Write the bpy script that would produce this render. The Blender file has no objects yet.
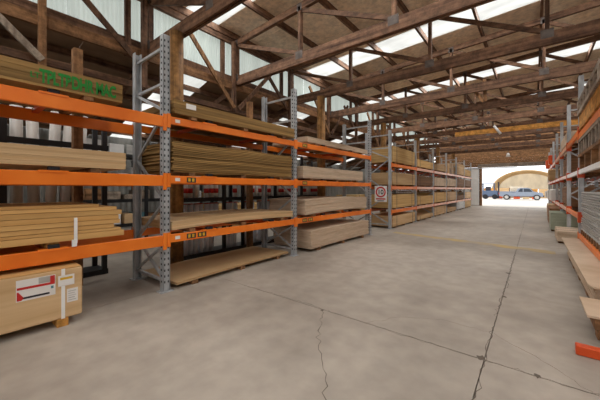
import bpy, bmesh, math, random
from mathutils import Vector, Matrix
random.seed(7)
R = random.Random(11)
S = bpy.context.scene
C = S.collection

# ------------------------------------------------------------------ camera
CAM_H = 1.365
cam = bpy.data.cameras.new('camera'); cam_o = bpy.data.objects.new('camera', cam); C.objects.link(cam_o)
cam.sensor_width = 36.0; cam.lens = 292.0 / 600.0 * 36.0; cam.shift_y = -11.0 / 600.0
cam.clip_start = 0.05; cam.clip_end = 500
cam_o.location = (0, 0, CAM_H); cam_o.rotation_euler = (math.radians(90), 0, math.radians(38.7))
S.camera = cam_o

# ------------------------------------------------------------------ world, daylight, exposure
S.view_settings.view_transform = 'Standard'; S.view_settings.look = 'None'
S.view_settings.gamma = 1.0; S.view_settings.use_curve_mapping = False
S.view_settings.exposure = -0.2
w = bpy.data.worlds.new('overcast_sky'); S.world = w; w.use_nodes = True
bg = w.node_tree.nodes['Background']; bg.inputs[0].default_value = (0.98, 0.99, 1.0, 1); bg.inputs[1].default_value = 2.3
S.cycles.max_bounces = 8; S.cycles.diffuse_bounces = 5; S.cycles.glossy_bounces = 3
S.cycles.transmission_bounces = 4; S.cycles.sample_clamp_indirect = 6.0
S.cycles.use_denoising = True

ROOF_X0, ROOF_X1 = -6.5, 5.0
def z_tc(x): return 5.33 + 0.055 * (x + 6.4)          # centre line of the truss top chords
def z_roof(x): return z_tc(x) + 0.25                  # underside of the roof sheets
STRIPS = [4.55 + 4.61 * k for k in range(-3, 6)]      # far edge of each skylight strip
SKY_W = 0.9
slope_ang = math.atan(0.055)
for i, ye in enumerate(STRIPS):                       # daylight entering by the roof lights
    a = bpy.data.lights.new('skylight_daylight', 'AREA'); a.shape = 'RECTANGLE'
    a.size = 11.0; a.size_y = SKY_W - 0.06; a.energy = 215; a.color = (1.0, 0.985, 0.96)
    o = bpy.data.objects.new('skylight_daylight', a); C.objects.link(o)
    xm = -0.85
    o.location = (xm, ye - SKY_W / 2, z_roof(xm) - 0.012); o.rotation_euler = (0, -slope_ang, 0)
    a2 = bpy.data.lights.new('lean_to_daylight', 'AREA'); a2.shape = 'RECTANGLE'; a2.size = 4.4; a2.size_y = SKY_W - 0.06; a2.energy = 28; a2.color = a.color
    o = bpy.data.objects.new('lean_to_daylight', a2); C.objects.link(o)
    o.location = (-8.8, ye - SKY_W / 2, 4.33 - 2.3 * 0.26 - 0.02); o.rotation_euler = (0, -math.atan(0.26), 0)

# ------------------------------------------------------------------ materials
def srgb(r, g, b):
    f = lambda c: (c / 255 / 12.92) if c / 255 <= 0.04045 else ((c / 255 + 0.055) / 1.055) ** 2.4
    return (f(r), f(g), f(b), 1)
def mix4(a, b, t): return tuple(a[i] * (1 - t) + b[i] * t for i in range(4))
def base_mat(name, rough=0.6, metal=0.0, spec=0.5):
    m = bpy.data.materials.new(name); m.use_nodes = True
    nt = m.node_tree; b = nt.nodes['Principled BSDF']
    b.inputs['Roughness'].default_value = rough; b.inputs['Metallic'].default_value = metal
    b.inputs['Specular IOR Level'].default_value = spec
    return m, nt, b
def node(nt, t, **k):
    n = nt.nodes.new(t)
    for a, v in k.items(): setattr(n, a, v)
    return n
def ramp(nt, fac, stops):
    r = node(nt, 'ShaderNodeValToRGB'); e = r.color_ramp.elements
    while len(e) < len(stops): e.new(0.5)
    for i, (p, c) in enumerate(stops): e[i].position = p; e[i].color = c
    nt.links.new(fac, r.inputs[0]); return r
def noise_mat(name, c1, c2, scale=(4, 4, 4), rough=0.7, metal=0.0, spec=0.4, detail=4, bump=0.0, rnd=0.0, lo=0.3, hi=0.7, freq=1.0, world=False, blotch=0.0):
    m, nt, b = base_mat(name, rough, metal, spec)
    tc = node(nt, 'ShaderNodeTexCoord'); mp = node(nt, 'ShaderNodeMapping'); mp.inputs['Scale'].default_value = scale
    oi = node(nt, 'ShaderNodeObjectInfo')
    if world:
        g = node(nt, 'ShaderNodeNewGeometry'); nt.links.new(g.outputs['Position'], mp.inputs[0])
    else:
        ad = node(nt, 'ShaderNodeVectorMath', operation='MULTIPLY_ADD')
        ad.inputs[1].default_value = (37, 23, 51)
        nt.links.new(oi.outputs['Random'], ad.inputs[0]); nt.links.new(tc.outputs['Object'], ad.inputs[2])
        nt.links.new(ad.outputs[0], mp.inputs[0])
    no = node(nt, 'ShaderNodeTexNoise'); no.inputs['Scale'].default_value = freq; no.inputs['Detail'].default_value = detail
    nt.links.new(mp.outputs[0], no.inputs['Vector'])
    rp = ramp(nt, no.outputs['Fac'], [(lo, c1), (hi, c2)])
    col = rp.outputs[0]
    if rnd > 0:
        hs = node(nt, 'ShaderNodeHueSaturation')
        mr = node(nt, 'ShaderNodeMapRange'); mr.inputs[3].default_value = 1 - rnd; mr.inputs[4].default_value = 1 + rnd
        nt.links.new(oi.outputs['Random'], mr.inputs[0]); nt.links.new(mr.outputs[0], hs.inputs['Value'])
        nt.links.new(col, hs.inputs['Color']); col = hs.outputs[0]
    if blotch > 0:
        n2 = node(nt, 'ShaderNodeTexNoise'); n2.inputs['Scale'].default_value = 7.0; n2.inputs['Detail'].default_value = 7; n2.inputs['Roughness'].default_value = 0.7
        nt.links.new(mp.inputs[0].links[0].from_socket, n2.inputs['Vector'])
        r2 = ramp(nt, n2.outputs['Fac'], [(0.36, (1 - blotch, 1 - blotch, 1 - blotch, 1)), (0.62, (1 + blotch * .6, 1 + blotch * .55, 1 + blotch * .5, 1))])
        mm = node(nt, 'ShaderNodeMixRGB', blend_type='MULTIPLY'); mm.inputs[0].default_value = 1
        nt.links.new(col, mm.inputs[1]); nt.links.new(r2.outputs[0], mm.inputs[2]); col = mm.outputs[0]
    nt.links.new(col, b.inputs['Base Color'])
    if bump > 0:
        bp = node(nt, 'ShaderNodeBump'); bp.inputs['Strength'].default_value = bump; bp.inputs['Distance'].default_value = 0.01
        nt.links.new(no.outputs['Fac'], bp.inputs['Height']); nt.links.new(bp.outputs[0], b.inputs['Normal'])
    return m
def plain(name, c, rough=0.5, metal=0.0, spec=0.5):
    return noise_mat(name, mix4(c, (0, 0, 0, 1), 0.10), c, (5, 5, 5), rough, metal, spec, 3)
GR = {'x': (0.7, 14, 14), 'y': (14, 0.7, 14), 'z': (14, 14, 0.7)}
def wood(name, c1, c2, ax, rnd=0.12, rough=0.75, bump=0.25):
    return noise_mat(name, c1, c2, GR[ax], rough, 0, 0.25, 6, bump, rnd, 0.3, 0.72, blotch=0.45)
M = {}
for ax in 'xyz':
    M['old_' + ax] = wood('old_timber_' + ax, srgb(70, 48, 36), srgb(134, 102, 80), ax, 0.18)
    M['tan_' + ax] = wood('tan_timber_' + ax, srgb(104, 74, 50), srgb(168, 126, 88), ax, 0.12)
    M['new_' + ax] = wood('new_timber_' + ax, srgb(176, 122, 58), srgb(214, 158, 84), ax, 0.08)
    M['grey_' + ax] = wood('weathered_timber_' + ax, srgb(118, 104, 92), srgb(172, 158, 142), ax, 0.1)
M['pole'] = wood('pole_timber', srgb(104, 74, 44), srgb(170, 126, 76), 'z', 0.05)
M['ply'] = noise_mat('blonde_plywood', srgb(188, 152, 108), srgb(214, 182, 140), (1.5, 0.5, 10), 0.65, 0, 0.25, 5, 0.1, 0.12)
M['ply_gold'] = noise_mat('golden_plywood', srgb(186, 140, 82), srgb(214, 172, 112), (1.5, 0.5, 10), 0.65, 0, 0.25, 5, 0.1, 0.12)
M['ply_green'] = noise_mat('treated_plywood', srgb(116, 88, 48), srgb(164, 130, 80), (1.5, 0.5, 12), 0.7, 0, 0.25, 5, 0.1, 0.24)
M['mdf'] = noise_mat('particle_board', srgb(192, 168, 142), srgb(212, 190, 166), (3, 3, 6), 0.7, 0, 0.25, 5, 0.05, 0.07)
M['pack'] = noise_mat('packed_plywood', srgb(190, 150, 94), srgb(224, 188, 130), (0.8, 0.5, 22), 0.7, 0, 0.25, 5, 0.15, 0.16)
M['pack_dark'] = noise_mat('packed_brown_board', srgb(112, 80, 56), srgb(148, 110, 78), (0.8, 0.5, 22), 0.7, 0, 0.25, 5, 0.15, 0.16)
M['pack_green'] = noise_mat('wrapped_green_pack', srgb(150, 160, 138), srgb(182, 188, 168), (2, 2, 2), 0.6)
M['roofply'] = noise_mat('roof_plywood', srgb(228, 206, 180), srgb(246, 232, 212), (2.4, 0.8, 2), 0.8, 0, 0.2, 6, 0.1, 0.10, blotch=0.22)
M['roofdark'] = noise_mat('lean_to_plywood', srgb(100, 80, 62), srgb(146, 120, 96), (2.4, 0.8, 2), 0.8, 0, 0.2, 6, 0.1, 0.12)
M['orange'] = noise_mat('orange_enamel', srgb(232, 112, 20), srgb(248, 134, 40), (3, 3, 3), 0.38, 0, 0.5, 4, 0.0, 0.05)
M['door_glare'] = noise_mat('orange_enamel_glare', srgb(222, 150, 112), srgb(234, 180, 148), (3, 3, 3), 0.35)  # glare from the far door on distant beams, painted in as paler orange
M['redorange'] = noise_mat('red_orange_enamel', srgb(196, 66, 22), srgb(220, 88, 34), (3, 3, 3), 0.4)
M['galv'] = noise_mat('galvanised_steel', srgb(150, 154, 158), srgb(194, 197, 200), (9, 9, 4), 0.42, 0.25, 0.5, 5)
M['plate'] = noise_mat('nail_plate', srgb(76, 68, 64), srgb(112, 102, 96), (9, 9, 9), 0.6, 0.3)
M['slot'] = plain('slot_dark', srgb(28, 28, 32), 0.8)
M['black'] = plain('black_steel', srgb(30, 29, 30), 0.5)
M['white'] = plain('white_plastic', srgb(244, 244, 242), 0.45)
M['whitesteel'] = plain('white_enamel', srgb(226, 222, 216), 0.35)
M['roll'] = noise_mat('wrapped_roll', srgb(196, 190, 184), srgb(232, 228, 222), (6, 6, 2), 0.4)
M['bluewhite'] = plain('cool_white_tube', srgb(228, 234, 244), 0.45)
M['red'] = plain('red_print', srgb(200, 40, 36), 0.5)
M['yellow'] = plain('yellow_print', srgb(222, 176, 40), 0.5)
M['paper'] = plain('label_paper', srgb(236, 232, 228), 0.6)
M['ink'] = plain('dark_print', srgb(44, 40, 50), 0.6)
M['green'] = plain('green_spray', srgb(24, 132, 44), 0.7)
M['teal'] = plain('teal_plastic', srgb(90, 140, 150), 0.5)
M['blue'] = plain('dark_blue_paint', srgb(88, 104, 130), 0.5)
M['carpaint'] = plain('pale_blue_car_paint', srgb(140, 150, 166), 0.25)
M['glass'] = plain('car_glass', srgb(40, 52, 66), 0.1)
M['tyre'] = plain('tyre_rubber', srgb(34, 34, 38), 0.8)
M['canvas_dark'] = plain('tent_rib_tan', srgb(206, 176, 134), 0.8)
M['yard'] = noise_mat('yard_concrete', srgb(206, 200, 190), srgb(226, 220, 210), (0.4, 0.4, 0.4), 0.9, world=True)
M['crack'] = plain('crack_dark', srgb(100, 90, 80), 0.95)  # dark colour of joint bottoms, cracks and spalls
M['line'] = noise_mat('worn_yellow_paint', srgb(168, 156, 140), srgb(190, 166, 116), (2.2, 2.2, 2.2), 0.85, 0, 0.2, 8, 0, 0, 0.38, 0.66, world=True)
M['iron'] = noise_mat('corrugated_iron', srgb(120, 120, 116), srgb(150, 148, 142), (2, 2, 2), 0.5, 0.3)
M['zinc'] = noise_mat('zinc_sheet', srgb(170, 168, 164), srgb(206, 204, 200), (3, 1, 8), 0.45, 0.2, 0.5, 4, 0, 0.12)

def floor_mat():
    m, nt, b = base_mat('worn_concrete', 0.62, 0, 0.35)
    g = node(nt, 'ShaderNodeNewGeometry')
    def nz(sc, det, sx=(1, 1, 1)):
        mp = node(nt, 'ShaderNodeMapping'); mp.inputs['Scale'].default_value = sx
        nt.links.new(g.outputs['Position'], mp.inputs[0])
        n = node(nt, 'ShaderNodeTexNoise'); n.inputs['Scale'].default_value = sc; n.inputs['Detail'].default_value = det
        nt.links.new(mp.outputs[0], n.inputs['Vector']); return n
    n1 = nz(0.55, 6); n2 = nz(5.0, 8); n3 = nz(1.6, 6, (1.0, 0.35, 1))
    r1 = ramp(nt, n1.outputs['Fac'], [(0.32, srgb(153, 143, 132)), (0.68, srgb(182, 172, 160))])
    r2 = ramp(nt, n2.outputs['Fac'], [(0.35, (0.78, 0.78, 0.78, 1)), (0.65, (1.05, 1.05, 1.05, 1))])
    r3 = ramp(nt, n3.outputs['Fac'], [(0.30, (0.74, 0.73, 0.72, 1)), (0.55, (1, 1, 1, 1))])
    a = node(nt, 'ShaderNodeMixRGB', blend_type='MULTIPLY'); a.inputs[0].default_value = 0.6
    nt.links.new(r1.outputs[0], a.inputs[1]); nt.links.new(r2.outputs[0], a.inputs[2])
    c = node(nt, 'ShaderNodeMixRGB', blend_type='MULTIPLY'); c.inputs[0].default_value = 0.6
    nt.links.new(a.outputs[0], c.inputs[1]); nt.links.new(r3.outputs[0], c.inputs[2])
    nt.links.new(c.outputs[0], b.inputs['Base Color'])
    rr = node(nt, 'ShaderNodeMapRange'); rr.inputs[3].default_value = 0.48; rr.inputs[4].default_value = 0.75
    nt.links.new(n1.outputs['Fac'], rr.inputs[0]); nt.links.new(rr.outputs[0], b.inputs['Roughness'])
    bp = node(nt, 'ShaderNodeBump'); bp.inputs['Strength'].default_value = 0.12; bp.inputs['Distance'].default_value = 0.01
    nt.links.new(n2.outputs['Fac'], bp.inputs['Height']); nt.links.new(bp.outputs[0], b.inputs['Normal'])
    return m
M['floor'] = floor_mat()
def translucent(name, c, t=0.5):
    m = bpy.data.materials.new(name); m.use_nodes = True; nt = m.node_tree
    nt.nodes.remove(nt.nodes['Principled BSDF']); out = nt.nodes['Material Output']
    d = node(nt, 'ShaderNodeBsdfDiffuse'); tr = node(nt, 'ShaderNodeBsdfTranslucent'); mx = node(nt, 'ShaderNodeMixShader')
    g = node(nt, 'ShaderNodeNewGeometry'); mp = node(nt, 'ShaderNodeMapping'); mp.inputs['Scale'].default_value = (1, 2.5, 0.5)
    n = node(nt, 'ShaderNodeTexNoise'); n.inputs['Scale'].default_value = 1.5; n.inputs['Detail'].default_value = 5
    nt.links.new(g.outputs['Position'], mp.inputs[0]); nt.links.new(mp.outputs[0], n.inputs['Vector'])
    r = ramp(nt, n.outputs['Fac'], [(0.3, mix4(c, (0, 0, 0, 1), 0.18)), (0.7, c)])
    nt.links.new(r.outputs[0], d.inputs[0]); nt.links.new(r.outputs[0], tr.inputs[0])
    mx.inputs[0].default_value = t
    nt.links.new(d.outputs[0], mx.inputs[1]); nt.links.new(tr.outputs[0], mx.inputs[2]); nt.links.new(mx.outputs[0], out.inputs[0])
    return m
M['fibre'] = translucent('fibreglass_sheet', srgb(206, 216, 210), 0.72)
M['canvas'] = translucent('tent_canvas', srgb(246, 238, 224), 0.6)
M['skypanel'] = translucent('roof_light_sheet', srgb(245, 245, 242), 0.85)

# ------------------------------------------------------------------ mesh helpers (world coordinates, shifted to the thing's base)
OFF = {}
def box(bm, x0, x1, y0, y1, z0, z1):
    v = [bm.verts.new(p) for p in ((x0,y0,z0),(x1,y0,z0),(x1,y1,z0),(x0,y1,z0),(x0,y0,z1),(x1,y0,z1),(x1,y1,z1),(x0,y1,z1))]
    for f in ((3,2,1,0),(4,5,6,7),(0,1,5,4),(1,2,6,5),(2,3,7,6),(3,0,4,7)): bm.faces.new([v[i] for i in f])
    return v
def bar(bm, a, b, w, h, up=(0, 0, 1)):
    a, b = Vector(a), Vector(b); d = (b - a).normalized(); s = d.cross(Vector(up))
    if s.length < 1e-4: s = d.cross(Vector((1, 0, 0)))
    s.normalize(); u = s.cross(d).normalized(); v = []
    for p in (a, b):
        for i, j in ((-1,-1),(1,-1),(1,1),(-1,1)): v.append(bm.verts.new(p + s*(i*w/2) + u*(j*h/2)))
    for f in ((0,1,2,3),(7,6,5,4),(0,4,5,1),(1,5,6,2),(2,6,7,3),(3,7,4,0)): bm.faces.new([v[i] for i in f])
    return v
def tube(bm, a, b, r0, r1=None, n=14):
    a, b = Vector(a), Vector(b); r1 = r0 if r1 is None else r1
    d = (b - a).normalized(); s = d.cross(Vector((0, 0, 1)))
    if s.length < 1e-4: s = Vector((1, 0, 0))
    s.normalize(); u = s.cross(d)
    ra = [bm.verts.new(a + (s*math.cos(t) + u*math.sin(t))*r0) for t in [2*math.pi*i/n for i in range(n)]]
    rb = [bm.verts.new(b + (s*math.cos(t) + u*math.sin(t))*r1) for t in [2*math.pi*i/n for i in range(n)]]
    for i in range(n):
        f = bm.faces.new((ra[i], ra[(i+1) % n], rb[(i+1) % n], rb[i])); f.smooth = True
    bm.faces.new(list(reversed(ra))); bm.faces.new(rb)
def prism(bm, pts, axis, a0, a1):
    mk = {'x': lambda p, a: (a, p[0], p[1]), 'y': lambda p, a: (p[0], a, p[1]), 'z': lambda p, a: (p[0], p[1], a)}[axis]
    A = [bm.verts.new(mk(p, a0)) for p in pts]; B = [bm.verts.new(mk(p, a1)) for p in pts]; n = len(pts)
    for i in range(n): bm.faces.new((A[i], A[(i+1) % n], B[(i+1) % n], B[i]))
    bm.faces.new(list(reversed(A))); bm.faces.new(B)
def NB(): return bmesh.new()
def bev(bm, w=0.004):
    bmesh.ops.bevel(bm, geom=[e for e in bm.edges], offset=w, segments=1, affect='EDGES', profile=0.7)
def root_off(p):
    while p is not None:
        if p.name in OFF: return OFF[p.name]
        p = p.parent
    return Vector((0, 0, 0))
def obj(name, bm, mat, parent=None, base=None):
    off = root_off(parent) if parent else Vector(base or (0, 0, 0))
    bmesh.ops.recalc_face_normals(bm, faces=bm.faces)
    me = bpy.data.meshes.new(name); bmesh.ops.translate(bm, verts=bm.verts, vec=-off); bm.to_mesh(me); bm.free()
    me.materials.append(mat if not isinstance(mat, str) else M[mat])
    o = bpy.data.objects.new(name, me); C.objects.link(o)
    if parent: o.parent = parent
    else: o.location = off; OFF[o.name] = off
    return o
def one(name, mat, parent, *b):                        # one box part
    bm = NB(); box(bm, *b); return obj(name, bm, mat, parent)
def beamp(name, mat, parent, a, b, w, h, up=(0, 0, 1)):
    bm = NB(); bar(bm, a, b, w, h, up); return obj(name, bm, mat, parent)
def inst(src, loc, parent, rot=None, mat=None):         # another piece with the same mesh
    o = src.copy(); C.objects.link(o); o.parent = parent; o.location = loc
    if rot: o.rotation_euler = rot
    return o
def tag(o, label=None, cat=None, group=None, kind=None):
    if label: o['label'] = label
    if cat: o['category'] = cat
    if group: o['group'] = group
    if kind: o['kind'] = kind
    return o
def thing(name, label, cat, loc, group=None, kind=None, rz=0):
    o = bpy.data.objects.new(name, None); C.objects.link(o); o.location = loc; o.empty_display_size = 0.1
    OFF[o.name] = Vector((0, 0, 0)) if rz is None else Vector(loc)
    return tag(o, label, cat, group, kind)
ORD = ['first', 'second', 'third', 'fourth', 'fifth', 'sixth', 'seventh', 'eighth', 'ninth', 'tenth', 'eleventh', 'twelfth', 'thirteenth', 'fourteenth']

# ------------------------------------------------------------------ floor
Y0, Y1 = -8.0, 28.0
bm = NB(); box(bm, -11.2, 5.2, Y0, Y1, -0.12, -0.025)
floor = tag(obj('floor', bm, 'crack'), 'worn grey concrete warehouse floor with saw joints and cracks', kind='structure')
XJ = [-11.2, -7.6, -3.95, -0.31, 3.3, 5.2]; YJ = [Y0, -1.85, 2.74, 8.9, 13.5, 18.1, 22.7, Y1]
for i in range(len(XJ) - 1):
    for j in range(len(YJ) - 1):
        g = 0.0035
        one('concrete_slab', 'floor', floor, XJ[i] + g, XJ[i+1] - g, YJ[j] + g, YJ[j+1] - g, -0.025, 0)
def crack(pts, w, seed):
    rr = random.Random(seed); P = []
    for k in range(len(pts) - 1):
        a, b = Vector(pts[k]), Vector(pts[k+1]); n = max(2, int((b - a).length / 0.06))
        for i in range(n): P.append(a.lerp(b, i / n))
    P.append(Vector(pts[-1])); bm = NB(); prev = None
    for i, p in enumerate(P):
        t = (P[min(i+1, len(P)-1)] - P[max(i-1, 0)]).normalized(); nrm = Vector((-t.y, t.x))
        p = p + nrm * rr.uniform(-0.022, 0.022); ww = w * rr.uniform(0.4, 1.3)
        cur = [bm.verts.new((p.x + nrm.x*ww*s, p.y + nrm.y*ww*s, 0.0012)) for s in (-1, 1)]
        if prev: bm.faces.new((prev[0], prev[1], cur[1], cur[0]))
        prev = cur
    return obj('floor_crack', bm, 'crack', floor)
crack([(-1.85, 2.72), (-1.55, 2.2), (-1.28, 1.9), (-1.02, 1.52), (-0.8, 1.2), (-0.6, 0.9)], 0.0035, 1)
crack([(-0.31, 0.4), (-0.33, 1.4), (-0.29, 2.4), (-0.33, 3.6), (-0.3, 5.2), (-0.32, 7.5)], 0.0035, 2)
crack([(-1.35, 2.74), (-1.1, 3.1), (-0.75, 3.3), (-0.32, 3.3), (0.0, 3.05), (0.3, 2.75)], 0.0018, 3)
crack([(-3.2, 2.74), (-2.0, 2.76), (-0.9, 2.73), (0.4, 2.75)], 0.003, 4)
# spalled patches where the joints meet
for (x, y, r, sd) in ((-0.33, 2.76, 0.035, 3), (-0.29, 4.5, 0.03, 4), (-0.33, 5.8, 0.035, 5), (-1.86, 2.72, 0.02, 6), (0.02, 2.75, 0.03, 8)):
    rr = random.Random(sd); bm = NB()
    vs = [bm.verts.new((x + math.cos(t)*r*rr.uniform(.5, 1.2), y + math.sin(t)*r*rr.uniform(.5, 1.5), 0.001)) for t in [k*math.pi/6 for k in range(12)]]
    bm.faces.new(vs); obj('spalled_patch', bm, 'crack', floor)
bm = NB()
prism(bm, [(-3.45, 8.9), (0.36, 8.06), (0.36, 8.46), (-3.45, 9.2)], 'z', 0.0, 0.0015); obj('painted_line', bm, 'line', floor)

bm = NB(); box(bm, -80, 80, -60, 160, -0.35, -0.14)
tag(obj('yard_ground', bm, 'yard'), 'pale bright yard paving outside the shed', kind='structure')
bm = NB(); box(bm, -30, 30, Y1 + 0.02, 110, -0.14, -0.01)
tag(obj('floor_yard', bm, 'yard'), 'pale bright concrete yard beyond the doorway', kind='structure')

# ------------------------------------------------------------------ main roof
ceiling = thing('ceiling', 'plywood lined low pitch roof with purlins and skylight strips', None, (0, 0, 5.5), kind='structure')
PX = [-6.35, -5.05, -3.75, -2.45, -1.15, 0.15, 1.45, 2.75, 4.05]
for x in PX:
    z = z_tc(x) + 0.165
    beamp('purlin', 'old_y', ceiling, (x, Y0, z), (x, Y1, z), 0.055, 0.165)
edges = [ROOF_X0] + [x for x in PX[1:]] + [ROOF_X1]
cache = {}
def roof_piece(name, mat, x0, x1, y0, y1, th=0.02):
    key = (name, round(x1 - x0, 3), round(y1 - y0, 3))
    xm, ym = (x0 + x1) / 2, (y0 + y1) / 2
    loc = (xm, ym, z_roof(xm) - 5.5)
    if key in cache: return inst(cache[key], loc, ceiling, (0, -slope_ang, 0))
    bm = NB(); hx = (x1 - x0) / 2 - 0.004; hy = (y1 - y0) / 2 - 0.004
    box(bm, -hx, hx, -hy, hy, 0, th); me_off = root_off(ceiling)
    bmesh.ops.translate(bm, verts=bm.verts, vec=me_off)
    o = obj(name, bm, mat, ceiling); o.location = loc; o.rotation_euler = (0, -slope_ang, 0)
    cache[key] = o; return o
prev = Y0
for ye in STRIPS + [None]:
    ys = (ye - SKY_W) if ye else Y1
    n = max(1, round((ys - prev) / 1.24)) if ys - prev > 0.1 else 0
    for i in range(n):
        a, b = prev + (ys - prev) * i / n, prev + (ys - prev) * (i + 1) / n
        for k in range(len(edges) - 1): roof_piece('roof_panel', 'roofply', edges[k], edges[k+1], a, b)
    if ye:
        for k in range(0, len(edges) - 1, 3): roof_piece('skylight_sheet', 'skypanel', edges[k], edges[min(k+3, len(edges)-1)], ys, ye, 0.006)
        prev = ye
bm = NB()                                             # weathering sheet over the plywood
prev = Y0
for ye in STRIPS + [None]:
    ys = (ye - SKY_W) if ye else Y1
    if ys - prev > 0.1: bar(bm, (ROOF_X0 - .3, (prev+ys)/2, z_roof(ROOF_X0 - .3) + .05), (ROOF_X1 + .2, (prev+ys)/2, z_roof(ROOF_X1 + .2) + .05), ys - prev, 0.03)
    prev = ye
obj('roof_cladding', bm, 'iron', ceiling)

# ------------------------------------------------------------------ trusses
TY = [2.83 + 2.305 * k for k in range(0, 11)]
VX = [-6.3, -4.1, -1.95, 0.2, 2.35, 4.6]
ZB = 4.28
vis = [y for y in TY if y > 1]
for y in TY:
    kk = vis.index(y) if y in vis else None
    lab = ('dark timber roof truss spanning the aisle, %s in line from the camera' % ORD[kk]) if kk is not None else 'dark timber roof truss over the aisle behind the camera, number %d back' % (TY.index(y) + 1)
    t = thing('roof_truss', lab, 'truss', (-0.8, y, ZB), 'timber roof trusses')
    fresh = (y == TY[8])
    for s in (-1, 1):
        beamp('bottom_chord', 'old_x', t, (-6.5, y + s*0.035, ZB + R.uniform(-.01, .01)), (4.9, y + s*0.035, ZB), 0.045, 0.24)
    beamp('top_chord', 'old_x', t, (-6.45, y, z_tc(-6.45)), (4.9, y, z_tc(4.9)), 0.09, 0.15)
    for i, x in enumerate(VX):
        beamp('web_post', 'old_z', t, (x, y, ZB + 0.05), (x, y, z_tc(x)), 0.07, 0.10, (0, 1, 0))
        if i < len(VX) - 1:
            beamp('web_diagonal', 'old_x', t, (x + .05, y, z_tc(x) - 0.08), (VX[i+1] - .05, y, ZB + 0.16), 0.05, 0.09)
        for s in (-1, 1):
            one('nail_plate', 'plate', t, x - .10, x + .10, y + s*0.0605 - .0015, y + s*0.0605 + .0015, ZB + 0.0, ZB + 0.17)
            one('nail_plate', 'plate', t, x - .07, x + .07, y + s*0.0485 - .0015, y + s*0.0485 + .0015, z_tc(x) - 0.1, z_tc(x) + 0.06)

# knee brace, fresh timber cross beam and lamps below the far trusses
b = beamp('cross_beam', 'new_x', None, (-2.9, 15.35, 3.93), (2.6, 15.35, 3.93), 0.09, 0.2)
tag(b, 'long yellow new timber beam slung across below the dark trusses', 'beam')
t = thing('timber_hanger', 'pale V shaped timber hanger under a far truss', 'hanger', (-1.2, 10.0, 3.9))
beamp('strut', 'tan_z', t, (-1.55, 9.78, 4.5), (-1.12, 9.78, 3.86), 0.04, 0.08)
beamp('strut', 'tan_z', t, (-1.08, 9.78, 3.86), (-1.1, 9.78, 4.5), 0.04, 0.08)
t = thing('tube_lamp', 'white tube lamp fixed slantwise on the yellow cross beam', 'lamp', (-1.25, 15.25, 3.95))
bm = NB(); tube(bm, (-1.36, 15.22, 4.12), (-1.12, 15.22, 3.74), 0.05, n=12); obj('lamp_tube', bm, 'white', t)
one('mounting_bracket', 'galv', t, -1.28, -1.2, 15.22, 15.306, 3.9, 3.98)
t = thing('pendant_lamp', 'small white pendant lamp near the far doorway', 'lamp', (-1.2, 21.27, 3.3))
bm = NB(); tube(bm, (-1.2, 21.27, 3.28), (-1.2, 21.27, 3.5), 0.12, 0.05, 12); obj('lamp_shade', bm, 'white', t)
bm = NB(); tube(bm, (-1.2, 21.27, 3.5), (-1.2, 21.27, 4.2), 0.008, n=6); obj('hanging_wire', bm, 'black', t)

# ------------------------------------------------------------------ left wall: plates, studs, braces, translucent sheets
XW = -6.4
wall = thing('wall_left', 'timber framed upper wall with translucent corrugated sheets', None, (XW, 0, 3.5), kind='structure')
beamp('wall_plate', 'tan_y', wall, (XW + .06, Y0, 4.14), (XW + .06, Y1, 4.14), 0.07, 0.19)
beamp('wall_plate', 'old_y', wall, (XW - .06, Y0, 4.36), (XW - .06, Y1, 4.36), 0.07, 0.16)
beamp('eave_beam', 'old_y', wall, (XW + .02, Y0, 5.36), (XW + .02, Y1, 5.36), 0.07, 0.18)
ks = range(-2, 6)
for k in ks:
    y = 0.29 + 4.61 * k
    if y > Y1 - 1: continue
    for dy in (0, 2.3):
        if y + dy < Y0 or y + dy > Y1: continue
        beamp('stud', 'old_z', wall, (XW + .12, y + dy + .1, 3.45), (XW + .12, y + dy + .1, 5.3), 0.09, 0.1, (0, 1, 0))
        beamp('stud', 'old_z', wall, (XW - .02, y + dy - .16, 4.05), (XW - .02, y + dy - .16, 5.3), 0.08, 0.1, (0, 1, 0))
    beamp('diagonal_brace', 'tan_z', wall, (XW + .2, y + .05, 3.52), (XW + .2, y - 1.25, 5.0), 0.05, 0.1)
    if k == 0:
        beamp('stud', 'tan_z', wall, (XW + .12, 1.09, 3.2), (XW + .12, 1.09, 5.3), 0.09, 0.1, (0, 1, 0))
        beamp('diagonal_brace', 'grey_z', wall, (XW + .2, 0.35, 4.15), (XW + .2, 1.08, 3.45), 0.05, 0.1)
    else: beamp('diagonal_brace', 'old_z', wall, (XW + .2, y + .2, 3.52), (XW + .2, y + 1.5, 4.9), 0.05, 0.1)
    beamp('diagonal_brace', 'old_z', wall, (XW + .16, y + 1.25, 4.86), (XW + .16, y + 2.25, 3.95), 0.05, 0.1)
beamp('lower_plate', 'old_y', wall, (XW + .02, Y0, 3.5), (XW + .02, Y1, 3.5), 0.06, 0.12)
W = 0.86; nseg = 44; bm = NB(); rows = []
for i in range(nseg + 1):
    yy = W * i / nseg; xx = 0.016 * math.sin(2 * math.pi * yy / 0.0782)
    rows.append([bm.verts.new((XW - .12 + xx, yy, z)) for z in (4.3, 5.6)])
for i in range(nseg):
    f = bm.faces.new((rows[i][0], rows[i+1][0], rows[i+1][1], rows[i][1])); f.smooth = True
sheet0 = obj('corrugated_sheet', bm, 'fibre', wall)
n_sheets = int((Y1 - Y0) / W)
sheet0.location.y = Y0
for i in range(1, n_sheets): inst(sheet0, (0.004 * (i % 2), Y0 + W * i, 0), wall)

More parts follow.
